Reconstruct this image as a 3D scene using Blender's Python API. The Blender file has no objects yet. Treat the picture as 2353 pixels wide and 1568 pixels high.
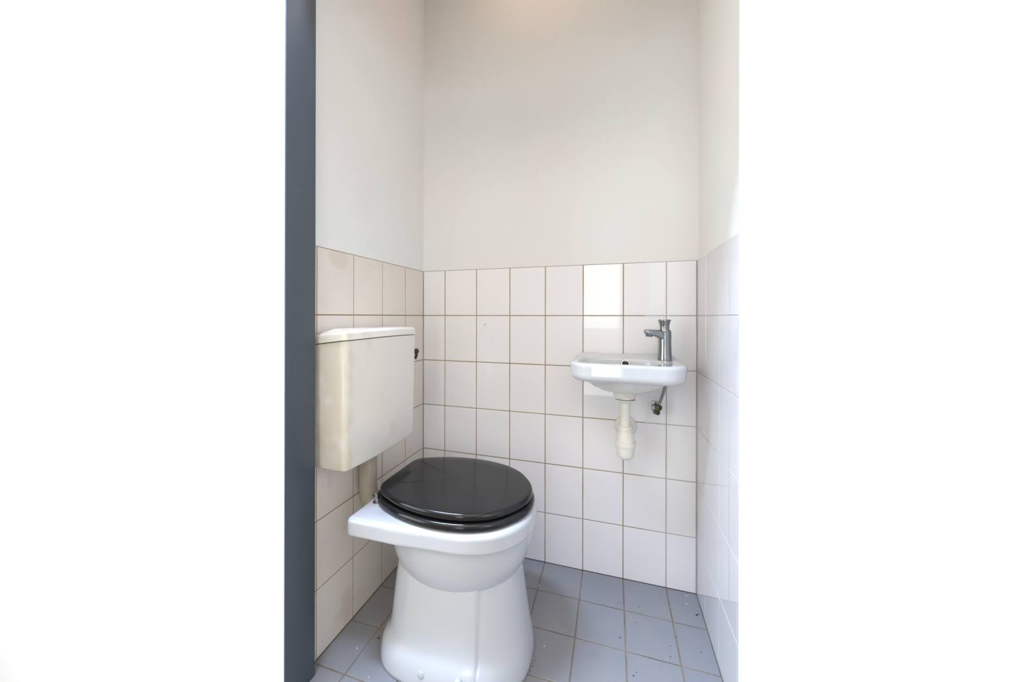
import bpy, bmesh, math, random
from mathutils import Vector, Matrix

random.seed(7)
S = bpy.context.scene
C = S.collection
PI = math.pi

# ------------------------------------------------------------------ camera
cam_d = bpy.data.cameras.new('camera')
cam = bpy.data.objects.new('camera', cam_d)
C.objects.link(cam)
cam_d.sensor_fit = 'HORIZONTAL'
cam_d.sensor_width = 36.0
cam_d.lens = 796.33 * 36.0 / 2353.0
cam_d.shift_x = 13.37 / 2353.0
cam_d.shift_y = -56.07 / 2353.0
cam_d.clip_start = 0.02
yaw, roll = 0.2966, 0.0017
fw = Vector((-math.sin(yaw), math.cos(yaw), 0))
rt = Vector((math.cos(yaw), math.sin(yaw), 0))
up = Vector((0, 0, 1))
rx = rt * math.cos(roll) + up * math.sin(roll)
uy = up * math.cos(roll) - rt * math.sin(roll)
cam.matrix_world = Matrix(((rx.x, uy.x, -fw.x, 0.8276), (rx.y, uy.y, -fw.y, -1.4079), (rx.z, uy.z, -fw.z, 1.0082), (0, 0, 0, 1)))
S.camera = cam

# ------------------------------------------------------------------ world, lights, exposure
SKY = 4.4
wd = bpy.data.worlds.new('overcast_sky')
S.world = wd
wd.use_nodes = True
wd.node_tree.nodes['Background'].inputs[0].default_value = (0.93, 1.0, 0.99, 1)
wd.node_tree.nodes['Background'].inputs[1].default_value = SKY


def area(name, loc, aim, sx, sy, power, color, portal=False):
    l = bpy.data.lights.new(name, 'AREA')
    l.shape = 'RECTANGLE'
    l.size, l.size_y = sx, sy
    l.energy = power
    l.color = color
    if portal:
        l.cycles.is_portal = True
    o = bpy.data.objects.new(name, l)
    C.objects.link(o)
    o.location = loc
    d = (Vector(aim) - Vector(loc)).normalized()
    o.rotation_euler = d.to_track_quat('-Z', 'Y').to_euler()
    return o


HX0, HX1, HY = -1.7, 2.3, -4.5          # hall extents
area('daylight_door', (0.66, HY - 0.12, 0.8), (0.66, 0, 0.8), 0.66, 2.4, 1, (1, 1, 1), True)
area('daylight_window', (HX0 - 0.12, -2.6, 1.35), (2, -2.6, 1.35), 2.4, 1.9, 1, (1, 1, 1), True)
area('side_fill_portal', (HX1 + 0.12, -2.7, 1.5), (0, -2.7, 1.5), 1.1, 1.2, 1, (1, 1, 1), True)  # portal of an unseen opening, added to brighten the left wall
area('hall_strip_fill', (-0.22, -0.95, 2.55), (-0.22, -0.95, 0), 0.85, 0.16, 64, (0.72, 0.93, 1.34))  # added cool fill above the doorway for the floor and lower back wall
area('hall_ceiling_fill', (0.5, -2.4, 2.55), (0.5, -2.4, 0), 2.0, 1.6, 15, (1.25, 0.95, 0.62))  # added warm fill, unseen, lifts the hall and the front wall
area('closet_top_fill', (0.56, -0.30, 2.62), (0.56, -0.30, 0), 0.30, 0.30, 0.9, (1.30, 0.97, 0.74))  # added warm fill, keeps the upper plaster from going dark

vs = S.view_settings
vs.view_transform = 'Standard'
vs.look = 'None'
vs.exposure = 0.40
vs.gamma = 1.0
vs.use_curve_mapping = False
S.cycles.max_bounces = 10
S.cycles.diffuse_bounces = 6
S.cycles.use_denoising = True


# ------------------------------------------------------------------ materials
def mat(name, col, rough=0.5, col2=None, nscale=3.0, lo=0.4, hi=0.7, metal=0.0, coat=0.0, bump=0.0, bscale=60.0,
        spots=None, ior=1.5, rough2=None, detail=4.0, stretch=None):
    m = bpy.data.materials.new(name)
    m.use_nodes = True
    n, L = m.node_tree.nodes, m.node_tree.links
    b = n['Principled BSDF']
    b.inputs['Base Color'].default_value = (*col, 1)
    b.inputs['Roughness'].default_value = rough
    b.inputs['Metallic'].default_value = metal
    b.inputs['IOR'].default_value = ior
    b.inputs['Coat Weight'].default_value = coat
    b.inputs['Coat Roughness'].default_value = 0.03
    geo = n.new('ShaderNodeNewGeometry')
    vec = geo.outputs['Position']
    if stretch:
        mp = n.new('ShaderNodeMapping')
        mp.inputs['Scale'].default_value = stretch
        L.new(vec, mp.inputs['Vector'])
        vec = mp.outputs[0]
    cur = None
    if col2:
        t = n.new('ShaderNodeTexNoise')
        t.inputs['Scale'].default_value = nscale
        t.inputs['Detail'].default_value = detail
        L.new(vec, t.inputs['Vector'])
        r = n.new('ShaderNodeValToRGB')
        r.color_ramp.elements[0].position = lo
        r.color_ramp.elements[0].color = (*col, 1)
        r.color_ramp.elements[1].position = hi
        r.color_ramp.elements[1].color = (*col2, 1)
        L.new(t.outputs['Fac'], r.inputs['Fac'])
        cur = r.outputs['Color']
    for sp in (spots or []):
        sc, thr, scol, amt = sp
        t = n.new('ShaderNodeTexNoise')
        t.inputs['Scale'].default_value = sc
        t.inputs['Detail'].default_value = 3.0
        L.new(vec, t.inputs['Vector'])
        r = n.new('ShaderNodeValToRGB')
        r.color_ramp.elements[0].position = thr
        r.color_ramp.elements[0].color = (0, 0, 0, 1)
        r.color_ramp.elements[1].position = thr + 0.06
        r.color_ramp.elements[1].color = (amt, amt, amt, 1)
        L.new(t.outputs['Fac'], r.inputs['Fac'])
        mx = n.new('ShaderNodeMix')
        mx.data_type = 'RGBA'
        L.new(r.outputs['Color'], mx.inputs[0])
        if cur is None:
            mx.inputs[6].default_value = (*col, 1)
        else:
            L.new(cur, mx.inputs[6])
        mx.inputs[7].default_value = (*scol, 1)
        cur = mx.outputs[2]
    if cur is not None:
        L.new(cur, b.inputs['Base Color'])
    if bump:
        t = n.new('ShaderNodeTexNoise')
        t.inputs['Scale'].default_value = bscale
        t.inputs['Detail'].default_value = 3
        L.new(geo.outputs['Position'], t.inputs['Vector'])
        bp = n.new('ShaderNodeBump')
        bp.inputs['Strength'].default_value = bump
        bp.inputs['Distance'].default_value = 0.002
        L.new(t.outputs['Fac'], bp.inputs['Height'])
        L.new(bp.outputs['Normal'], b.inputs['Normal'])
    return m


M = {}
M['plaster'] = mat('painted_plaster', (0.725, 0.73, 0.71), 0.75, (0.735, 0.70, 0.68), 2.2, 0.45, 0.68, bump=0.15, bscale=35)
M['hall_paint'] = mat('white_hall_paint', (0.92, 0.92, 0.92), 0.6)
M['ceiling'] = mat('ceiling_paint', (0.85, 0.84, 0.81), 0.8)
M['tile'] = mat('white_glazed_tile', (0.80, 0.78, 0.78), 0.04, (0.815, 0.785, 0.785), 5, bump=0.05, bscale=9)
M['tile_left'] = mat('cream_glazed_tile', (0.71, 0.65, 0.595), 0.05, (0.685, 0.615, 0.55), 4, bump=0.05, bscale=9,
                     spots=[(7, 0.62, (0.52, 0.40, 0.28), 0.28), (70, 0.68, (0.33, 0.24, 0.16), 0.45)])
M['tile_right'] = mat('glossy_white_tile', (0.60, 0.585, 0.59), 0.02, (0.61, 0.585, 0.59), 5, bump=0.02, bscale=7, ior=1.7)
M['grout_tan'] = mat('tan_grout', (0.25, 0.155, 0.06), 0.9, (0.33, 0.24, 0.13), 6, 0.35, 0.65)
M['grout_back'] = mat('stained_grout', (0.27, 0.185, 0.09), 0.9, (0.38, 0.31, 0.21), 4, 0.35, 0.65)
M['grout_grey'] = mat('light_grey_grout', (0.40, 0.375, 0.33), 0.9, (0.50, 0.48, 0.45), 6, 0.35, 0.65)
M['grout_floor'] = mat('brown_floor_grout', (0.16, 0.13, 0.095), 0.9, (0.24, 0.20, 0.15), 9, 0.35, 0.65)
M['floor_tile'] = mat('grey_blue_floor_tile', (0.225, 0.232, 0.258), 0.45, (0.245, 0.245, 0.257), 6, 0.4, 0.65, bump=0.08, bscale=300,
                      spots=[(260, 0.72, (0.12, 0.12, 0.13), 0.7), (11, 0.70, (0.17, 0.16, 0.155), 0.4)])
M['hall_floor'] = mat('brown_hall_floor', (0.26, 0.20, 0.15), 0.5, (0.21, 0.16, 0.12), 5)
M['hall_wall'] = mat('greige_hall_paint', (0.70, 0.69, 0.67), 0.7)
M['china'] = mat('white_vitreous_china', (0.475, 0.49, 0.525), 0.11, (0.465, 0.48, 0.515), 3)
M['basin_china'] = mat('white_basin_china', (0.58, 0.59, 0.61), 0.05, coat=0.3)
M['basin_under'] = mat('stained_basin_underside', (0.66, 0.655, 0.62), 0.2, (0.58, 0.52, 0.43), 14, 0.45, 0.8)
M['cistern'] = mat('aged_cream_plastic', (0.745, 0.72, 0.675), 0.06, (0.72, 0.67, 0.59), 5, 0.45, 0.75,
                   spots=[(6, 0.62, (0.58, 0.47, 0.30), 0.30)], stretch=(1, 1, 0.5))
M['black'] = mat('black_satin_seat', (0.010, 0.010, 0.011), 0.13, ior=1.42)
M['chrome'] = mat('chrome', (0.30, 0.31, 0.32), 0.06, metal=1.0)
M['dull_chrome'] = mat('limescaled_chrome', (0.42, 0.41, 0.40), 0.28, (0.30, 0.29, 0.27), 90, metal=1.0)
M['dark'] = mat('dark_gap', (0.01, 0.01, 0.01), 0.6)
M['ivory'] = mat('ivory_plastic', (0.74, 0.72, 0.65), 0.30, (0.70, 0.65, 0.55), 22, 0.5, 0.8)
M['ivory_stain'] = mat('stained_ivory_plastic', (0.76, 0.74, 0.69), 0.3, (0.62, 0.47, 0.32), 25, 0.5, 0.75)
M['pipe_stain'] = mat('grimy_pipe_plastic', (0.38, 0.34, 0.27), 0.5, (0.24, 0.18, 0.10), 24, 0.40, 0.68, stretch=(1, 1, 0.25))
M['rubber'] = mat('brown_rubber_ring', (0.05, 0.035, 0.02), 0.7)
M['brass'] = mat('tarnished_brass', (0.10, 0.075, 0.045), 0.5, (0.035, 0.025, 0.015), 120, metal=0.5)
M['frame'] = mat('blue_grey_paint', (0.058, 0.074, 0.094), 0.40)
M['cap'] = mat('pale_bolt_cap', (0.40, 0.42, 0.43), 0.25)
M['crumb_dark'] = mat('dark_crumbs', (0.02, 0.02, 0.025), 0.9)
M['crumb_white'] = mat('white_crumbs', (0.75, 0.75, 0.75), 0.9)
M['scuff_red'] = mat('red_brown_residue', (0.28, 0.10, 0.07), 0.8)
M['scuff_grey'] = mat('grey_filler', (0.42, 0.46, 0.47), 0.8)



def age_near_end(m, y_old, y_new, col):
    """yellowing of the plastic that sets in towards one end of the cistern"""
    n, L = m.node_tree.nodes, m.node_tree.links
    b = n['Principled BSDF']
    src = b.inputs['Base Color'].links[0].from_socket
    geo = n.new('ShaderNodeNewGeometry')
    sx = n.new('ShaderNodeSeparateXYZ')
    L.new(geo.outputs['Position'], sx.inputs[0])
    t = n.new('ShaderNodeTexNoise')
    t.inputs['Scale'].default_value = 14
    t.inputs['Detail'].default_value = 3
    ad = n.new('ShaderNodeMath')
    ad.operation = 'MULTIPLY_ADD'
    L.new(geo.outputs['Position'], t.inputs['Vector'])
    L.new(t.outputs['Fac'], ad.inputs[0])
    ad.inputs[1].default_value = 0.10
    L.new(sx.outputs['Y'], ad.inputs[2])
    mr = n.new('ShaderNodeMapRange')
    mr.inputs['From Min'].default_value = y_old + 0.05
    mr.inputs['From Max'].default_value = y_new + 0.05
    mr.inputs['To Min'].default_value = 0.75
    mr.inputs['To Max'].default_value = 0.0
    L.new(ad.outputs[0], mr.inputs['Value'])
    mx = n.new('ShaderNodeMix')
    mx.data_type = 'RGBA'
    L.new(mr.outputs['Result'], mx.inputs[0])
    L.new(src, mx.inputs[6])
    mx.inputs[7].default_value = (*col, 1)
    L.new(mx.outputs[2], b.inputs['Base Color'])


age_near_end(M['cistern'], -0.615, -0.585, (0.60, 0.53, 0.42))

# ------------------------------------------------------------------ helpers
def link(name, verts, faces, material, parent=None, origin=(0, 0, 0), smooth=False, mats=None, fmat=None, angle=None):
    me = bpy.data.meshes.new(name)
    o = Vector(origin)
    me.from_pydata([Vector(v) - o for v in verts], [], faces)
    bm = bmesh.new()
    bm.from_mesh(me)
    bmesh.ops.recalc_face_normals(bm, faces=bm.faces)
    if angle is not None:
        for e in bm.edges:
            if len(e.link_faces) == 2 and e.calc_face_angle(0) > angle:
                e.smooth = False
    bm.to_mesh(me)
    bm.free()
    if smooth:
        me.polygons.foreach_set('use_smooth', [True] * len(me.polygons))
    me.materials.append(material)
    ob = bpy.data.objects.new(name, me)
    C.objects.link(ob)
    if parent:
        ob.parent = parent
    else:
        ob.location = o
    return ob


def thing(name, loc, label, cat):
    o = bpy.data.objects.new(name, None)
    o.empty_display_size = 0.05
    C.objects.link(o)
    o.location = loc
    o['label'] = label
    o['category'] = cat
    return o


def structure(o, label):
    o['kind'] = 'structure'
    o['label'] = label
    return o


def box_vf(x0, x1, y0, y1, z0, z1):
    v = [(x0, y0, z0), (x1, y0, z0), (x1, y1, z0), (x0, y1, z0), (x0, y0, z1), (x1, y0, z1), (x1, y1, z1), (x0, y1, z1)]
    f = [(0, 3, 2, 1), (4, 5, 6, 7), (0, 1, 5, 4), (1, 2, 6, 5), (2, 3, 7, 6), (3, 0, 4, 7)]
    return v, f


def boxes(name, lst, material, parent=None, origin=(0, 0, 0)):
    V, F = [], []
    for b in lst:
        v, f = box_vf(*b)
        k = len(V)
        V += v
        F += [tuple(i + k for i in q) for q in f]
    return link(name, V, F, material, parent, origin)


def bevel_box(name, b, r, material, parent=None, origin=(0, 0, 0), seg=3):
    o = boxes(name, [b], material, parent, origin)
    bm = bmesh.new()
    bm.from_mesh(o.data)
    bmesh.ops.bevel(bm, geom=list(bm.edges), offset=r, segments=seg, profile=0.5, affect='EDGES')
    bm.to_mesh(o.data)
    bm.free()
    o.data.polygons.foreach_set('use_smooth', [True] * len(o.data.polygons))
    return o


def loft_vf(rings, cap0=True, cap1=True):
    n = len(rings[0])
    V = [p for r in rings for p in r]
    F = []
    for i in range(len(rings) - 1):
        for j in range(n):
            k = (j + 1) % n
            F.append((i * n + j, i * n + k, (i + 1) * n + k, (i + 1) * n + j))
    for flag, base in ((cap0, 0), (cap1, (len(rings) - 1) * n)):
        if flag:
            c = sum((Vector(V[base + j]) for j in range(n)), Vector()) / n
            V.append(tuple(c))
            ci = len(V) - 1
            for j in range(n):
                F.append((base + j, base + (j + 1) % n, ci))
    return V, F


def lathe_vf(center, axis, profile, seg=40, caps=(True, True)):
    c = Vector(center)
    a = Vector(axis).normalized()
    t = Vector((1, 0, 0)) if abs(a.x) < 0.9 else Vector((0, 1, 0))
    u = a.cross(t).normalized()
    w = a.cross(u)
    rings = [[tuple(c + a * h + (u * math.cos(2 * PI * j / seg) + w * math.sin(2 * PI * j / seg)) * r) for j in range(seg)] for h, r in profile]
    return loft_vf(rings, *caps)


def lathe(name, center, axis, profile, material, parent, origin, seg=40, angle=0.6, caps=(True, True)):
    V, F = lathe_vf(center, axis, profile, seg, caps)
    return link(name, V, F, material, parent, origin, True, angle=angle)


def catmull(P, n, closed=True):
    out = []
    m = len(P)
    for i in range(m if closed else m - 1):
        p0, p1, p2, p3 = (P[(i + k) % m] if closed else P[min(max(i + k, 0), m - 1)] for k in (-1, 0, 1, 2))
        for s in range(n):
            t = s / n
            out.append(tuple(0.5 * (2 * b + (c - a) * t + (2 * a - 5 * b + 4 * c - d) * t * t + (3 * b - a - 3 * c + d) * t ** 3)
                             for a, b, c, d in zip(p0, p1, p2, p3)))
    if not closed:
        out.append(tuple(P[-1]))
    return out


def tube(name, path, r, material, parent, origin, seg=20, sub=8, radii=None):
    P = [Vector(p) for p in catmull(path, sub, closed=False)]
    rings = []
    t0 = (P[1] - P[0]).normalized()
    u = t0.orthogonal().normalized()
    for i, p in enumerate(P):
        t = (P[min(i + 1, len(P) - 1)] - P[max(i - 1, 0)]).normalized()
        u = (u - t * u.dot(t)).normalized()
        w = t.cross(u)
        rr = r if radii is None else radii[0] + (radii[1] - radii[0]) * i / (len(P) - 1)
        rings.append([tuple(p + (u * math.cos(2 * PI * j / seg) + w * math.sin(2 * PI * j / seg)) * rr) for j in range(seg)])
    V, F = loft_vf(rings)
    return link(name, V, F, material, parent, origin, True, angle=1.0)


def inset(outline, d):
    """move a closed 2-D outline inwards by d (outline counter-clockwise)"""
    n = len(outline)
    out = []
    for i in range(n):
        a, b = Vector(outline[i - 1]), Vector(outline[(i + 1) % n])
        t = (b - a)
        if t.length < 1e-9:
            out.append(outline[i])
            continue
        t.normalize()
        nn = Vector((-t.y, t.x))
        p = Vector(outline[i]) + nn * d
        out.append((p.x, p.y))
    return out


def ccw(o):
    a = sum(o[i - 1][0] * o[i][1] - o[i][0] * o[i - 1][1] for i in range(len(o)))
    return o if a > 0 else o[::-1]


def resample(o, n):
    m = len(o)
    d = [0]
    for i in range(m):
        d.append(d[-1] + (Vector(o[(i + 1) % m]) - Vector(o[i])).length)
    out = []
    k = 0
    for j in range(n):
        s = d[-1] * j / n
        while d[k + 1] < s:
            k += 1
        t = (s - d[k]) / max(d[k + 1] - d[k], 1e-9)
        out.append(tuple(Vector(o[k % m]).lerp(Vector(o[(k + 1) % m]), t)))
    return out


def slab_rings(outline, z0, z1, rb, rt_, seg=5):
    rings = []
    for k in range(seg + 1):
        a = PI / 2 * k / seg
        rings.append([(x, y, z0 + rb * (1 - math.sin(a))) for x, y in inset(outline, rb * (1 - math.cos(a)))])
    # bottom ring first: largest inset at z0
    bot = []
    for k in range(seg + 1):
        a = PI / 2 * k / seg
        bot.append([(x, y, z0 + rb * (1 - math.cos(a))) for x, y in inset(outline, rb * (1 - math.sin(a)))])
    top = []
    for k in range(seg + 1):
        a = PI / 2 * k / seg
        top.append([(x, y, z1 - rt_ * (1 - math.sin(a))) for x, y in inset(outline, rt_ * (1 - math.cos(a)))])
    return bot + top


# ------------------------------------------------------------------ setting
W, PX, OFF = 1.1231, 0.152, 0.1093       # back wall: width, tile pitch, first joint
H = 0.2025                               # tile row height
TOP = 6 * H
LO, RO, FO, FP = 0.142, 0.1201, 0.1503, 0.1523
YF, YB = -0.633, -0.73                    # front wall: closet side, hall side
CEIL = 2.65
JW = 0.0035                              # joint width
GD = 0.0016                              # joint depth

tile_mesh_cache = {}


def tile_mesh(w, h, material, j=JW, ch=0.0009, depth=GD):
    key = (round(w, 5), round(h, 5), material.name, j)
    if key in tile_mesh_cache:
        return tile_mesh_cache[key]
    a, b = w / 2 - j / 2, h / 2 - j / 2
    V, F = [], []
    for (ix, z) in ((0, -depth - 0.0005), (0, -ch), (ch * 0.35, -ch * 0.3), (ch, 0)):
        V += [(-a + ix, -b + ix, z), (a - ix, -b + ix, z), (a - ix, b - ix, z), (-a + ix, b - ix, z)]
    for r in range(3):
        for k in range(4):
            F.append((r * 4 + k, r * 4 + (k + 1) % 4, r * 4 + 4 + (k + 1) % 4, r * 4 + 4 + k))
    F.append((12, 13, 14, 15))
    me = bpy.data.meshes.new('tile')
    me.from_pydata(V, [], F)
    me.materials.append(material)
    tile_mesh_cache[key] = me
    return me


def put_tile(parent, me, center, ux, uy_, n, tilt=0.0016):
    o = bpy.data.objects.new('tile', me)
    C.objects.link(o)
    o.parent = parent
    R = Matrix((ux, uy_, n)).transposed()
    T = Matrix.Rotation(random.gauss(0, tilt), 3, 'X') @ Matrix.Rotation(random.gauss(0, tilt), 3, 'Y')
    c = Vector(center) + Vector(n) * random.uniform(-0.0003, 0.0001)
    o.matrix_local = Matrix.Translation(c) @ (R @ T).to_4x4()
    return o


def spans(edges):
    return [((a + b) / 2, b - a) for a, b in zip(edges, edges[1:])]


CG = 0.0006   # corner gap
# back wall
wb = boxes('wall_back', [(-0.12, W + 0.12, 0.0, 0.12, TOP, CEIL), (-0.12, W + 0.12, GD + 0.001, 0.12, 0, TOP)], M['plaster'])
structure(wb, 'back wall, painted plaster above white glazed tiles')
boxes('grout', [(0, OFF + 5.5 * PX, GD, GD + 0.0012, 0, TOP)], M['grout_back'], wb)
boxes('grout', [(OFF + 5.5 * PX, W, GD, GD + 0.0012, 0, TOP)], M['grout_grey'], wb)
xe = [CG] + [OFF + PX * k for k in range(7)] + [W - CG]
ze = [-0.0008] + [H * k for k in range(1, 7)]
for cx, w in spans(xe):
    for cz, h in spans(ze):
        put_tile(wb, tile_mesh(w, h, M['tile']), (cx, 0, cz), (1, 0, 0), (0, 0, 1), (0, -1, 0))
# left wall
wl = boxes('wall_left', [(-0.12, 0.0, YF, 0.0, TOP, CEIL), (-0.12, -GD - 0.001, YF, 0.0, 0, TOP)], M['plaster'])
structure(wl, 'left wall, painted plaster above cream tiles, behind the cistern')
boxes('grout', [(-GD - 0.0012, -GD, YF, 0, 0, TOP)], M['grout_tan'], wl)
ye = [CG] + [LO + PX * k for k in range(4)] + [-YF]
for cy, w in spans(ye):
    for cz, h in spans(ze):
        put_tile(wl, tile_mesh(w, h, M['tile_left']), (0, -cy, cz), (0, 1, 0), (0, 0, 1), (1, 0, 0))
# right wall
wr = boxes('wall_right', [(W + 0.006, W + 0.12, YF, 0.0, TOP, CEIL), (W + GD + 0.001, W + 0.12, YF, 0.0, 0, TOP)], M['plaster'])
structure(wr, 'right wall, painted plaster above glossy white tiles')
boxes('grout', [(W + GD, W + GD + 0.0012, YF, 0, 0, TOP)], M['grout_grey'], wr)
ye = [CG] + [RO + PX * k for k in range(4)] + [-YF]
for cy, w in spans(ye):
    for cz, h in spans(ze):
        put_tile(wr, tile_mesh(w, h, M['tile_right'], j=0.0022), (W, -cy, cz), (0, -1, 0), (0, 0, 1), (-1, 0, 0), tilt=0.0008)
# floor
fl = boxes('floor', [(-0.12, W + 0.12, YF, 0.12, -0.1, -GD - 0.001), (0.0, 1.10, YB, YF, -0.1, -GD - 0.001)], M['grout_floor'])
structure(fl, 'grey blue tiled floor of the toilet room')
boxes('grout', [(0, W, YB, 0, -GD - 0.001, -GD)], M['grout_floor'], fl)
xe = [-0.0005] + [OFF + PX * k for k in range(7)] + [W + 0.0005]
ye = [-0.0005] + [FO + FP * k for k in range(4)] + [-YB]
for cx, w in spans(xe):
    for cy, h in spans(ye):
        put_tile(fl, tile_mesh(w, h, M['floor_tile'], j=0.0045, ch=0.0012), (cx, -cy, 0), (1, 0, 0), (0, 1, 0), (0, 0, 1), tilt=0.001)
ce = boxes('ceiling', [(-0.12, W + 0.12, YF, 0.12, CEIL, CEIL + 0.1)], M['ceiling'])
structure(ce, 'ceiling of the toilet room')

# front wall with the doorway; its right jamb is splayed
DXL, DXR, DZ = 0.031, 1.0335, 2.03
Vv, Ff = [], []
for b in [(HX0, -0.0, YB, YF, -0.42, CEIL), (0.0, DXL - 0.0025, YB, YB + 0.003, -0.42, CEIL), (-0.0, 1.10, YB, YF, -0.42, -0.1), (DXL - 0.0025, 1.10, YB, YF, DZ, CEIL)]:
    v, f = box_vf(*b)
    k = len(Vv)
    Vv += v
    Ff += [tuple(i + k for i in q) for q in f]
pr = [(DXR, YB), (HX1, YB), (HX1, YF), (1.10, YF)]
k = len(Vv)
Vv += [(x, y, -0.42) for x, y in pr] + [(x, y, CEIL) for x, y in pr]
Ff += [(k, k + 1, k + 2, k + 3), (k + 4, k + 5, k + 6, k + 7)] + [(k + i, k + (i + 1) % 4, k + 4 + (i + 1) % 4, k + 4 + i) for i in range(4)]
wf = link('wall_front', Vv, Ff, M['hall_paint'])
structure(wf, 'white hall wall around the doorway')
dr = bpy.data.objects.new('door_1', None)
C.objects.link(dr)
structure(dr, 'blue grey painted door frame at the left of the doorway')
bevel_box('jamb', (0.0, DXL, YB + 0.003, YF + 0.0005, -0.03, DZ), 0.0025, M['frame'], dr)
bevel_box('head', (DXL, DXR + 0.06, YB - 0.001, YF + 0.0005, DZ - 0.03, DZ), 0.0025, M['frame'], dr)

# hall in front of the doorway
DX0, DX1 = 0.33, 0.99
HZ = -0.42                                # the hall floor lies a step lower
hf = boxes('floor_hall', [(HX0, HX1, HY, YB, HZ - 0.1, HZ)], M['hall_floor'])
structure(hf, 'floor of the hall before the doorway')
hc = boxes('ceiling_hall', [(HX0, HX1, HY, YB, 2.6, 2.7)], M['ceiling'])
structure(hc, 'white ceiling of the hall')
M['hall_end'] = mat('taupe_hall_paint', (0.32, 0.30, 0.28), 0.7)
w1 = boxes('wall_hall_end', [(HX0, DX0, HY - 0.1, HY, HZ, 2.6), (DX1, HX1, HY - 0.1, HY, HZ, 2.6), (DX0, DX1, HY - 0.1, HY, 2.0, 2.6), ], M['hall_end'])
structure(w1, 'far end wall of the hall with a garden door')
w2 = boxes('wall_hall_left', [(HX0 - 0.1, HX0, HY, -3.8, HZ, 2.6), (HX0 - 0.1, HX0, -1.4, YB, HZ, 2.6),
                              (HX0 - 0.1, HX0, -3.8, -1.4, HZ, 0.4), (HX0 - 0.1, HX0, -3.8, -1.4, 2.3, 2.6)], M['hall_wall'])
structure(w2, 'left wall of the hall with a wide window')
w3 = boxes('wall_hall_right', [(HX1, HX1 + 0.1, HY, -3.25, HZ, 2.6), (HX1, HX1 + 0.1, -2.15, YB, HZ, 2.6), (HX1, HX1 + 0.1, -3.25, -2.15, HZ, 0.9), (HX1, HX1 + 0.1, -3.25, -2.15, 2.1, 2.6)], M['hall_wall'])
structure(w3, 'right wall of the hall with an opening added for fill light')
d2 = boxes('door_2', [(DX0, DX0 + 0.04, HY - 0.06, HY - 0.01, HZ, 2.0), (DX1 - 0.04, DX1, HY - 0.06, HY - 0.01, HZ, 2.0),
                      (DX0, DX1, HY - 0.06, HY - 0.01, 0.42, 0.82), (DX0, DX1, HY - 0.06, HY - 0.01, HZ, -0.30)], M['hall_paint'])
structure(d2, 'garden door at the end of the hall, open panes above and below a rail')

# ------------------------------------------------------------------ cistern
cis = thing('cistern', (0.0, -0.43, 0.57), 'aged cream plastic cistern hanging on the left tiled wall', 'cistern')
co = (0.0, -0.43, 0.57)


def cis_outline(d, y0, y1, bow, r0=0.016, r1=0.014):
    pts = []
    xb = 0.0035
    # far side (y1, nearer the back wall) -> front -> near side (y0)
    pts.append((xb, y1 - 0.004))
    pts.append((d - r1 - 0.03, y1))
    for k in range(7):
        a = PI / 2 * (1 - k / 6)
        pts.append((d - r1 + r1 * math.cos(a), y1 - r1 + r1 * math.sin(a)))
    ya, yb = y1 - r1, y0 + r0
    for k in range(1, 14):
        t = k / 14
        pts.append((d + bow * math.sin(PI * t), ya + (yb - ya) * t))
    for k in range(7):
        a = -PI / 2 * k / 6
        pts.append((d - r0 + r0 * math.cos(a), y0 + r0 + r0 * math.sin(a)))
    pts.append((d - r0 - 0.03, y0))
    pts.append((xb, y0 + 0.001))
    return resample(ccw(pts), 160)


def droop(ring):
    """the lid and its seam fall away towards the wall on the near side, and arch a little along the front"""
    out = []
    for x, y, z in ring:
        up_ = min(max((z - 0.75) / 0.15, 0), 1)
        near = min(max((-0.55 - y) / 0.06, 0), 1)
        dz = -0.014 * (1 - min(x / 0.115, 1)) * near + 0.003 * math.sin(PI * min(max((y + 0.60) / 0.35, 0), 1))
        out.append((x, y, z + dz * up_))
    return out


rings = []
z0, z1 = 0.568, 0.9385
for z, e in ((z0, 0.010), (z0 + 0.001, 0.006), (z0 + 0.004, 0.002), (z0 + 0.009, 0.0)):
    rings.append([(max(x, 0.0035), y, z) for x, y in inset(cis_outline(0.117, -0.614, -0.262, 0.010), e)])
for t in (0.35, 0.7, 1.0):
    z = z0 + 0.009 + (z1 - z0 - 0.009) * t
    rings.append([(x, y, z) for x, y in cis_outline(0.117 + 0.003 * t, -0.614 - 0.004 * t, -0.262 + 0.008 * t, 0.010)])
rings = [droop(r) for r in rings]
V, F = loft_vf(rings)
link('tank', V, F, M['cistern'], cis, co, True, angle=0.7)
ol = cis_outline(0.1215, -0.6205, -0.2525, 0.011)
rings = [[(x, y, 0.9405) for x, y in inset(ol, 0.002)], [(x, y, 0.9415) for x, y in ol]]
for k in range(7):
    a = PI / 2 * k / 6
    rings.append([(max(x, 0.0035), y, 0.957 + 0.011 * math.sin(a)) for x, y in inset(ol, 0.011 * (1 - math.cos(a)) + 0.0015)])
rings.append([(0.060 + (x - 0.060) * 0.72, -0.4365 + (y + 0.4365) * 0.90, 0.9695) for x, y in ol])
rings = [droop(r) for r in rings]
V, F = loft_vf(rings)
cl = link('lid', V, F, M['cistern'], cis, co, True, angle=0.9)
rings = [[(max(x, 0.0035), y, z) for x, y in inset(ol, 0.006)] for z in (0.937, 0.942)]
rings = [droop(r) for r in rings]
V, F = loft_vf(rings)
link('lid_gap', V, F, M['rubber'], cl, co)
# supply nut on the far side
lv = lathe('supply_nut', (0.108, -0.262, 0.875), (0, 1, 0), [(0, 0.007), (0.018, 0.007), (0.019, 0.010), (0.030, 0.010), (0.032, 0.007)], M['rubber'], cis, co, 16)
lv['label'] = 'dark fitting on the far side of the cistern'
tube('inlet_tail', [(0.108, -0.236, 0.876), (0.108, -0.234, 0.86), (0.104, -0.238, 0.845)], 0.0055, M['rubber'], cis, co, 12)
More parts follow.
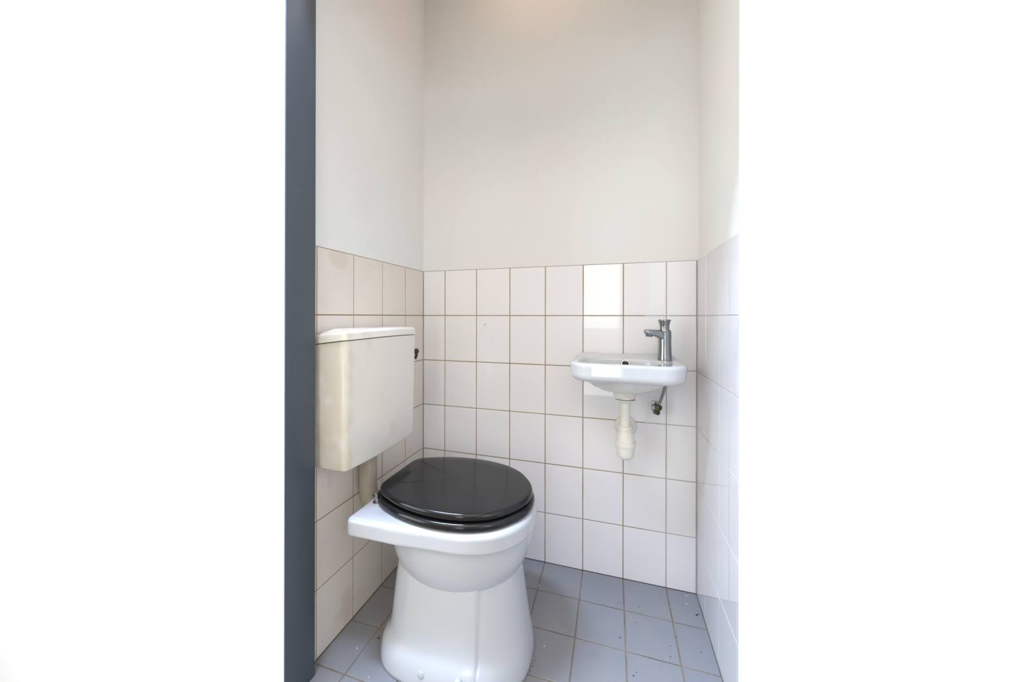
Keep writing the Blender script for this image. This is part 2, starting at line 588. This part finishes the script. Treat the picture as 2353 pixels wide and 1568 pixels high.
# flush pipe
fp = tube('flush_pipe', [(0.040, -0.425, 0.575), (0.040, -0.425, 0.53), (0.040, -0.425, 0.47), (0.041, -0.425, 0.435), (0.050, -0.425, 0.396),
                         (0.074, -0.425, 0.370), (0.112, -0.425, 0.3605), (0.164, -0.425, 0.3605)], 0.029, M['pipe_stain'], cis, co, 28, 8)
fp['label'] = 'grimy bent flush pipe'

# ------------------------------------------------------------------ toilet
to = (0.37, -0.415, 0.0)
YC = -0.415
toi = thing('toilet', to, 'white floor standing toilet with closed black seat, below the cistern', 'toilet')


def rim_outline(e=0.0):
    xb, hb, hm = 0.118 + e, 0.200 - e, 0.188 - e
    pts = []
    r = 0.013
    pts.append((xb, 0.0))
    pts.append((xb, -(hb - r)))
    for k in range(1, 7):
        a = PI + PI / 2 * k / 6
        pts.append((xb + r + r * math.cos(a), -(hb - r) + r * math.sin(a)))
    pts.append((0.28, -hb + 0.002))
    xm, xf = 0.39, 0.614 - e
    for k in range(25):
        a = -PI / 2 + PI / 2 * k / 24
        c, s = math.cos(a), math.sin(a)
        pts.append((xm + (xf - xm) * abs(c) ** (2 / 2.25), -hm * abs(s) ** (2 / 2.25)))
    half = pts
    full = half + [(x, -y) for x, y in half[-2:0:-1]]
    return [(x, YC + y) for x, y in resample(ccw(full), 220)]


def oval(xb, xf, w, nb, nf, n=260, notch=0.0, xs=0.488):
    xm = xb + 0.50 * (xf - xb)
    pts = []
    for j in range(n):
        a = 2 * PI * j / n
        c, s = math.cos(a), math.sin(a)
        if c >= 0:
            e = 2 / nf
            x = xm + (xf - xm) * abs(c) ** e
        else:
            e = 2 / nb
            x = xm - (xm - xb) * abs(c) ** e
        y = w * math.copysign(abs(s) ** e, s)
        pts.append((x, y))
    pts = resample(pts, n)
    if notch:
        out = []
        for x, y in pts:
            t = min(max((xs - x) / 0.006, 0), 1)
            t = t * t * (3 - 2 * t)
            fr = min(abs(y) / 0.11, 1.0) ** 2
            k = ((1 - t) * notch * 0.7 + notch * 0.3 * math.exp(-((x - xs) / 0.0035) ** 2)) * fr
            out.append((x, y - math.copysign(min(k, abs(y) * 0.3), y)))
        pts = out
    return [(x, YC + y) for x, y in pts]


# rim / shelf
ro_ = rim_outline()
rings = []
for k in range(5):
    a = PI / 2 * k / 4
    rings.append([(x, y, 0.396 + 0.008 * (1 - math.sin(a))) for x, y in inset(ro_, 0.008 * (1 - math.cos(a)))][:])
rings = rings[::-1]
rings = [[(x, y, 0.396 + 0.007 * (1 - math.cos(PI / 2 * k / 4))) for x, y in inset(ro_, 0.007 * (1 - math.sin(PI / 2 * k / 4)))] for k in range(5)]
rings += [[(x, y, 0.406) for x, y in ro_], [(x, y, 0.430) for x, y in ro_]]
rings += [[(x, y, 0.433 + 0.014 * math.sin(PI / 2 * k / 6)) for x, y in inset(ro_, 0.014 * (1 - math.cos(PI / 2 * k / 6)))] for k in range(7)]
rings = [[(0.37 + (x - 0.37) * 0.9, YC + (y - YC) * 0.9, 0.3958) for x, y in ro_]] + rings
rings += [[(0.37 + (x - 0.37) * k, YC + (y - YC) * k, z) for x, y in ro_] for k, z in ((0.85, 0.447), (0.75, 0.447), (0.65, 0.442))]
V, F = loft_vf(rings, True, True)
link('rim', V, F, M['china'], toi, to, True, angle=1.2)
# bowl
bowl_top = oval(0.168, 0.602, 0.169, 2.4, 2.15)
rings = []
for q in range(15):
    z = 0.398 - 0.012 * q
    r = math.sqrt(max(1 - (max(0.388 - z, 0) / 0.212) ** 2, 0))
    rings.append([(0.40 + (x - 0.40) * r, YC + (y - YC) * r, z + 0.05 * (x - 0.47) * min(max((0.38 - z) / 0.1, 0), 1) - 0.004 * min(q / 8, 1)) for x, y in bowl_top])
V, F = loft_vf(rings, True, True)
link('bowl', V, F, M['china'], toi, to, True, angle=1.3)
# pedestal
pz = [(0.330, 0.215, 0.552, 0.120), (0.300, 0.205, 0.560, 0.134), (0.27, 0.200, 0.566, 0.139), (0.22, 0.193, 0.574, 0.142), (0.16, 0.186, 0.583, 0.1455),
      (0.12, 0.181, 0.589, 0.148), (0.095, 0.178, 0.593, 0.1500), (0.080, 0.172, 0.596, 0.154), (0.068, 0.163, 0.598, 0.160), (0.055, 0.156, 0.600, 0.165),
      (0.035, 0.152, 0.603, 0.168), (0.012, 0.150, 0.605, 0.170), (0.003, 0.1505, 0.6045, 0.1695), (0.0, 0.153, 0.602, 0.167)]
rings = []
for z, a, b, w in pz:
    nt = 0.005 * min(max((z - 0.03) / 0.05, 0.25), 1)
    rings.append([(x, y, z) for x, y in oval(a, b, w, 3.4, 2.45, n=520, notch=nt)])
V, F = loft_vf(rings, True, True)
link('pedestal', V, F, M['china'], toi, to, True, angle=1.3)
for bx, bzz in ((0.336, 0.041), (0.444, 0.050)):
    V, F = lathe_vf((bx, -0.5775, bzz), (0.0, -0.97, 0.20), [(-0.012, 0.0105), (0.003, 0.0105), (0.0055, 0.0095), (0.0068, 0.006), (0.007, 0.001)], 24)
    o = link('bolt_cap', V, F, M['cap'], toi, to, True, angle=0.9)

half = [(0.150, 0.0), (0.150, 0.045), (0.151, 0.080), (0.157, 0.101), (0.172, 0.119), (0.20, 0.135), (0.26, 0.160), (0.33, 0.1745), (0.40, 0.1765), (0.47, 0.164), (0.53, 0.134),
        (0.572, 0.088), (0.595, 0.045), (0.602, 0.0)]


def egg(scale=0.0):
    full = [(x, -y) for x, y in half] + [(x, y) for x, y in half[-2:0:-1]]
    o = catmull(full, 10)
    o = [(x, YC + y) for x, y in resample(ccw(o), 200)]
    return inset(o, -scale) if scale else o


# seat ring
so = egg(0.006)
si = [(0.36 + (x - 0.36) * 0.62 + 0.01, YC + (y - YC) * 0.60) for x, y in egg()]
rings = [[(x, y, 0.4495 + 0.006 * (1 - math.cos(PI / 2 * k / 4))) for x, y in inset(so, 0.006 * (1 - math.sin(PI / 2 * k / 4)))] for k in range(5)]
rings += [[(x, y, 0.4595 + 0.011 * math.sin(PI / 2 * k / 6)) for x, y in inset(so, 0.011 * (1 - math.cos(PI / 2 * k / 6)))] for k in range(7)]
rings += [[(x, y, 0.468) for x, y in si], [(x, y, 0.4495) for x, y in si]]
V, F = loft_vf(rings, False, False)
n = len(so)
F += [(j, (j + 1) % n, (len(rings) - 1) * n + (j + 1) % n, (len(rings) - 1) * n + j) for j in range(n)]
o = link('seat', V, F, M['black'], toi, to, True, angle=1.2)
o['label'] = 'black seat ring under the closed lid'
lo_ = egg()
rings = [[(x, y, 0.4735) for x, y in inset(lo_, 0.014)], [(x, y, 0.4715) for x, y in inset(lo_, 0.008)]]
rings += [[(x, y, 0.4715 + 0.008 * (1 - math.cos(PI / 2 * k / 5))) for x, y in inset(lo_, 0.008 * (1 - math.sin(PI / 2 * k / 5)))] for k in range(1, 6)]
rings += [[(x, y, 0.4825 + 0.0095 * math.sin(PI / 2 * k / 6)) for x, y in inset(lo_, 0.0095 * (1 - math.cos(PI / 2 * k / 6)))] for k in range(7)]
rings += [[(x, y, 0.4935) for x, y in inset(lo_, 0.03)], [(x, y, 0.4945) for x, y in inset(lo_, 0.06)]]
rings = [[(x, y, z + 0.007 * (0.60 - x) / 0.45) for x, y, z in r] for r in rings]
V, F = loft_vf(rings, True, True)
o = link('lid', V, F, M['black'], toi, to, True, angle=1.2)
o['label'] = 'closed black toilet lid'
for sgn in (-1, 1):
    yy = YC + sgn * 0.105
    V, F = lathe_vf((0.150, yy, 0.446), (0, 0, 1), [(0, 0.013), (0.004, 0.013), (0.005, 0.008), (0.026, 0.008)], 20)
    V2, F2 = lathe_vf((0.150, yy - 0.012 * 1, 0.470), (0, 1, 0), [(0, 0.007), (0.001, 0.009), (0.023, 0.009), (0.024, 0.007)], 20)
    k = len(V)
    o = link('hinge', V + V2, F + [tuple(i + k for i in q) for q in F2], M['dull_chrome'], toi, to, True, angle=0.7)
    o['label'] = 'dull metal hinge'

# ------------------------------------------------------------------ washbasin
so_ = (0.872, 0.0, 0.80)
sk = thing('washbasin', so_, 'small white wall hung hand basin on the back wall', 'basin')
RZ = 0.856
SX0, SX1, SY = 0.690, 1.055, -0.262
NB = 180


def rrect(x0, x1, y0, y1, r, rb, n=NB):
    pts = []
    for cx, cy, rr, a0 in ((x1 - rb, y1 - rb, rb, 0), (x0 + rb, y1 - rb, rb, 90), (x0 + r, y0 + r, r, 180), (x1 - r, y0 + r, r, 270)):
        for k in range(13):
            a = math.radians(a0 + 90 * k / 12)
            pts.append((cx + rr * math.cos(a), cy + rr * math.sin(a)))
    return pts


def by_angle(outline, c, n=NB):
    """sample the outline along n rays from c so that different outlines match up"""
    out = []
    m = len(outline)
    for j in range(n):
        a = 2 * PI * j / n
        d = Vector((math.cos(a), math.sin(a)))
        best = None
        for i in range(m):
            p, q = Vector(outline[i]), Vector(outline[(i + 1) % m])
            e = q - p
            den = d.x * (-e.y) - d.y * (-e.x)
            if abs(den) < 1e-12:
                continue
            w = p - Vector(c)
            t = (w.x * (-e.y) - w.y * (-e.x)) / den
            s = (d.x * w.y - d.y * w.x) / den
            if t > 0 and -1e-9 <= s <= 1 + 1e-9 and (best is None or t > best):
                best = t
        out.append((c[0] + d.x * best, c[1] + d.y * best))
    return out


def ell(cx, cy, a, b, e=2.0):
    return [(cx + a * math.copysign(abs(math.cos(t)) ** (2 / e), math.cos(t)), cy + b * math.copysign(abs(math.sin(t)) ** (2 / e), math.sin(t)))
            for t in (2 * PI * i / 120 for i in range(120))]


BC = (0.860, -0.145)
outer = rrect(SX0, SX1, SY, -0.0025, 0.072, 0.012)
outer_low = rrect(SX0 + 0.002, SX1 - 0.002, SY + 0.0005, -0.0025, 0.072, 0.012)
OA = by_angle(outer, BC)
OL = by_angle(outer_low, BC)


def clampy(r):
    return [(x, min(y, -0.0025)) for x, y in r]


rings = []
# underside, from the drain hub outwards
for a, b, z in ((0.038, 0.038, 0.748), (0.060, 0.050, 0.7485), (0.085, 0.064, 0.754), (0.108, 0.078, 0.764), (0.128, 0.090, 0.778), (0.140, 0.098, 0.7915)):
    rings.append([(x, y, z) for x, y in by_angle(ell(0.872, -0.125, a, b, 2.1), BC)])
rings.append([(x, y, 0.7965) for x, y in by_angle(ell(0.872, -0.125, 0.146, 0.102, 2.3), BC)])
for k in range(7):
    a = PI / 2 * k / 6
    rings.append([(x, y, 0.795 + 0.021 * (1 - math.cos(a))) for x, y in clampy(inset(OL, 0.021 * (1 - math.sin(a))))])
for k in range(7):
    a = PI / 2 * k / 6
    rings.append([(x, y, RZ - 0.010 * (1 - math.sin(a))) for x, y in clampy(inset(OA, 0.010 * (1 - math.cos(a))))])
# inner bowl, after two holding loops on the flat apron
_k = len(rings) - 7
rings[_k:_k] = [[(x, y, 0.819) for x, y in OL], [(x, y, 0.8435) for x, y in clampy(OA)]]
IB = ell(0.852, -0.155, 0.142, 0.086, 2.9)
for s, z in ((1.0, RZ), (0.985, RZ - 0.001), (0.965, RZ - 0.004), (0.945, RZ - 0.010), (0.92, RZ - 0.024), (0.87, RZ - 0.045), (0.77, RZ - 0.065), (0.6, RZ - 0.078), (0.35, RZ - 0.085), (0.12, RZ - 0.087)):
    rings.append([(x, y, z) for x, y in by_angle([(0.852 + (x - 0.852) * s, -0.155 + (y + 0.155) * s) for x, y in IB], (0.852, -0.155))])
V, F = loft_vf(rings, True, True)
ob = link('bowl', V, F, M['basin_china'], sk, so_, True, angle=1.2)
ob.data.materials.append(M['basin_under'])
for p in ob.data.polygons:
    if p.index < 7 * NB or (p.index >= (len(rings) - 1) * NB and p.center.z < 0.0 and p.center.z < 0.7497 - 0.8):
        p.material_index = 1
# raised strip at the wall, sloping at its left end
st = [(0.701, RZ - 0.004), (0.706, RZ + 0.008), (0.713, RZ + 0.0125), (1.030, RZ + 0.0125), (1.042, RZ + 0.006), (1.047, RZ - 0.004)]
r0 = [[(x, y, min(z, RZ + 0.0125 - d)) for x, z in st] for y, d in ((-0.0028, 0), (-0.030, 0.0), (-0.034, 0.0012), (-0.0375, 0.0045), (-0.040, 0.010), (-0.044, 0.0155))]
V, F = loft_vf(r0, True, True)
link('back_ledge', V, F, M['basin_china'], sk, so_, True, angle=0.9)
V, F = lathe_vf((0.874, -0.0785, RZ - 0.019), (0, -0.90, 0.44), [(-0.004, 0.0165), (0.001, 0.0165), (0.0032, 0.0148), (0.0032, 0.0115), (-0.003, 0.0108), (-0.004, 0.0108)], 28, (False, False))
o = link('overflow_ring', V, F, M['chrome'], sk, so_, True, angle=0.8)
o['label'] = 'chrome ring round the overflow hole'
V, F = lathe_vf((0.874, -0.0785, RZ - 0.019), (0, -0.90, 0.44), [(-0.003, 0.0114), (-0.0005, 0.0114)], 24)
link('overflow_hole', V, F, M['dark'], o, so_)

# ------------------------------------------------------------------ tap
TX, TY = 1.0045, -0.082
ta = thing('tap', (TX, TY, RZ), 'chrome pillar tap on the right end of the hand basin', 'tap')
tO = (TX, TY, RZ)
lathe('body', (TX, TY, RZ), (0, 0, 1), [(0.0, 0.0240), (0.0015, 0.0246), (0.004, 0.0238), (0.025, 0.0222), (0.055, 0.0212), (0.075, 0.0208), (0.090, 0.0206), (0.103, 0.0200), (0.1065, 0.0185)], M['chrome'], ta, tO, 48, 0.8)
# spout: lofted from the body towards the bowl
dirv = Vector((-0.96, -0.28, 0)).normalized()
sidev = Vector((-dirv.y, dirv.x, 0))
rings = []
for s, zt, zb, w in ((-0.016, 0.1060, 0.064, 0.0150), (-0.006, 0.1062, 0.064, 0.0195), (0.010, 0.1064, 0.068, 0.0190), (0.022, 0.1068, 0.0765, 0.0175), (0.036, 0.1074, 0.0835, 0.0160), (0.052, 0.1080, 0.0875, 0.0145), (0.062, 0.1084, 0.0895, 0.0132), (0.068, 0.1080, 0.092, 0.0110), (0.071, 0.1055, 0.098, 0.007)):
    c = Vector((TX, TY, RZ)) + dirv * s
    zc, hz = (zt + zb) / 2, (zt - zb) / 2
    ring = []
    for j in range(36):
        a = 2 * PI * j / 36
        cc, ss = math.cos(a), math.sin(a)
        e = 2 / 3.2
        p = c + sidev * w * math.copysign(abs(cc) ** e, cc)
        ring.append((p.x, p.y, RZ + zc + hz * math.copysign(abs(ss) ** e, ss)))
    rings.append(ring)
V, F = loft_vf(rings)
sp_ = link('spout', V, F, M['chrome'], ta, tO, True, angle=0.7)
ac = Vector((TX, TY, RZ)) + dirv * 0.054
lathe('aerator', (ac.x, ac.y, RZ + 0.100), (-0.12, -0.03, -1), [(0, 0.0118), (0.016, 0.0118), (0.0175, 0.0110), (0.0175, 0.009), (0.013, 0.009)], M['chrome'], sp_, tO, 28, 0.7)
hd = lathe('handle', (TX - 0.001, TY, RZ + 0.1065), (0, 0, 1), [(0, 0.0162), (0.004, 0.0156), (0.012, 0.0157), (0.020, 0.0170), (0.028, 0.0189), (0.0345, 0.0210), (0.036, 0.0206), (0.0366, 0.018)], M['chrome'], ta, tO, 40, 0.6)
lathe('handle_gap', (TX - 0.001, TY, RZ + 0.1058), (0, 0, 1), [(0, 0.0150), (0.0012, 0.0150)], M['dark'], hd, tO, 32)

# ------------------------------------------------------------------ bottle trap
bt0 = (0.874, -0.10, 0.50)
bt = thing('bottle_trap', bt0, 'ivory plastic bottle trap under the hand basin', 'drain trap')
bx, by = 0.8735, -0.105
o = lathe('drain_nut', (bx - 0.003, by, 0.752), (0, 0, -1), [(0, 0.0415), (0.004, 0.0425), (0.014, 0.0400), (0.028, 0.0370), (0.033, 0.0345), (0.034, 0.030)], M['ivory_stain'], bt, bt0)
lathe('gasket', (bx - 0.003, by, 0.7195), (0, 0, -1), [(0, 0.0330), (0.003, 0.0330)], M['rubber'], o, bt0)
lathe('tailpipe', (bx - 0.001, by, 0.7165), (0, 0, -1), [(0, 0.0345), (0.003, 0.0340), (0.006, 0.0290), (0.012, 0.0200), (0.018, 0.0172), (0.110, 0.0168)], M['ivory'], bt, bt0)
lathe('trap_body', (bx, by, 0.622), (0, 0, -1), [(0, 0.0195), (0.0005, 0.0230), (0.013, 0.0238), (0.0135, 0.0246), (0.017, 0.0248), (0.0175, 0.0240), (0.022, 0.0246), (0.040, 0.0285), (0.054, 0.0310), (0.06, 0.0310)], M['ivory'], bt, bt0)
lathe('trap_cup', (bx, by, 0.566), (0, 0, -1), [(0, 0.0312), (0.0005, 0.0352), (0.004, 0.0362), (0.016, 0.0345), (0.0165, 0.0318), (0.030, 0.0312), (0.046, 0.0296), (0.054, 0.0270), (0.060, 0.0215), (0.0625, 0.013), (0.063, 0.004)], M['ivory'], bt, bt0)
lathe('outlet_pipe', (bx, by, 0.597), (0, 1, 0), [(0.015, 0.0165), (0.1028, 0.0165)], M['ivory'], bt, bt0)
lathe('wall_rosette', (0.878, -0.0008, 0.590), (0, -1, 0), [(0, 0.0400), (0.003, 0.0400), (0.007, 0.0375), (0.010, 0.030), (0.011, 0.018)], M['ivory'], bt, bt0)

# ------------------------------------------------------------------ supply pipe and valve
va0 = (0.985, -0.03, 0.67)
va = thing('angle_valve', va0, 'tarnished brass angle valve with a thin chrome pipe under the basin right end', 'valve')
o = bevel_box('wall_plate', (0.9710, 0.9920, -0.004, -0.0006, 0.655, 0.6915), 0.0016, M['dull_chrome'], va, va0)
lathe('valve_spindle', (0.980, -0.004, 0.672), (0, -1, 0), [(0, 0.0085), (0.020, 0.0085), (0.021, 0.011), (0.034, 0.011), (0.036, 0.006)], M['dull_chrome'], va, va0, 20)
vd = Vector((0.28, 0.0, 0.96)).normalized()
o = lathe('valve_body', tuple(Vector((0.982, -0.040, 0.657)) - vd * 0.004), vd, [(0, 0.006), (0.001, 0.0115), (0.012, 0.0125), (0.014, 0.010), (0.019, 0.010), (0.020, 0.0135), (0.033, 0.0135), (0.035, 0.0105)], M['brass'], va, va0, 6, 0.3)
tube('supply_pipe', [tuple(Vector((0.982, -0.040, 0.657)) + vd * 0.028), (0.9955, -0.044, 0.703), (1.0035, -0.055, 0.735), (1.008, -0.068, 0.768), (1.0085, -0.075, 0.7945)], 0.0050, M['chrome'], va, va0, 16, 8)

# ------------------------------------------------------------------ marks and crumbs
def blob(name, pts, size, material, parent, n=(0, -1, 0)):
    V, F = [], []
    for p, s in pts:
        k = len(V)
        c = Vector(p)
        for d in ((1, 0, 0), (-1, 0, 0), (0, 1, 0), (0, -1, 0), (0, 0, 1), (0, 0, -1)):
            V.append(tuple(c + Vector(d) * size * s * random.uniform(0.6, 1.3)))
        F += [tuple(i + k for i in q) for q in ((0, 2, 4), (2, 1, 4), (1, 3, 4), (3, 0, 4), (2, 0, 5), (1, 2, 5), (3, 1, 5), (0, 3, 5))]
    return link(name, V, F, material, parent)


o = blob('residue', [((0.302, -0.0005, 0.975), 1.3), ((0.3000, -0.0005, 0.973), 0.9), ((0.2975, -0.0003, 0.9715), 0.6)], 0.0022, M['scuff_red'], wb)
o['label'] = 'red brown residue in an old screw hole'
o = blob('filler', [((0.333, 0.0002, 0.903), 1.0), ((0.3365, 0.0002, 0.8995), 1.2), ((0.3385, 0.0002, 0.897), 0.9), ((0.331, 0.0004, 0.911), 0.6), ((0.3475, 0.0004, 0.8985), 0.8), ((0.344, 0.0004, 0.896), 0.6)], 0.0020, M['scuff_grey'], wb)
o['label'] = 'grey filler in an old screw hole'
dk = [((0.921, -0.12), 1.0), ((1.066, -0.073), 0.9), ((1.103, -0.099), 2.0), ((1.108, -0.094), 1.2), ((0.853, -0.262), 1.2), ((0.886, -0.373), 1.3), ((0.895, -0.361), 1.0), ((0.131, -0.486), 1.5),
      ((0.127, -0.489), 1.0), ((0.849, -0.125), 0.9), ((0.856, -0.12), 0.8), ((0.862, -0.124), 0.9), ((1.024, -0.208), 0.8), ((0.994, -0.283), 0.9), ((1.084, -0.241), 0.9), ((1.00, -0.246), 0.7),
      ((0.906, -0.190), 1.2), ((0.975, -0.205), 0.6), ((0.612, -0.412), 0.8), ((0.610, -0.43), 0.9), ((0.607, -0.445), 0.7), ((0.613, -0.40), 0.7), ((1.03, -0.135), 0.7), ((0.80, -0.145), 0.7)]
for i in range(70):
    x, y = random.uniform(0.66, 1.10), random.uniform(-0.40, -0.02)
    dk.append(((x, y), random.uniform(0.25, 0.5)))
o = blob('dark_crumbs', [((x, y, 0.0004), s) for (x, y), s in dk], 0.0020, M['crumb_dark'], None)
o['kind'] = 'stuff'
o['label'] = 'dark crumbs and grit scattered on the floor tiles'
wt = [((0.180, -0.594), 1), ((0.089, -0.534), 1.2), ((0.568, -0.129), 1.4), ((0.631, -0.36), 1.2), ((0.89, -0.175), 0.8), ((1.022, -0.089), 0.9), ((1.086, -0.02), 1.4), ((1.079, -0.06), 1.1), ((0.72, -0.115), 0.7)]
o = blob('white_crumbs', [((x, y, 0.0005), s) for (x, y), s in wt], 0.0021, M['crumb_white'], None)
o['kind'] = 'stuff'
o['label'] = 'white plaster crumbs scattered on the floor tiles'
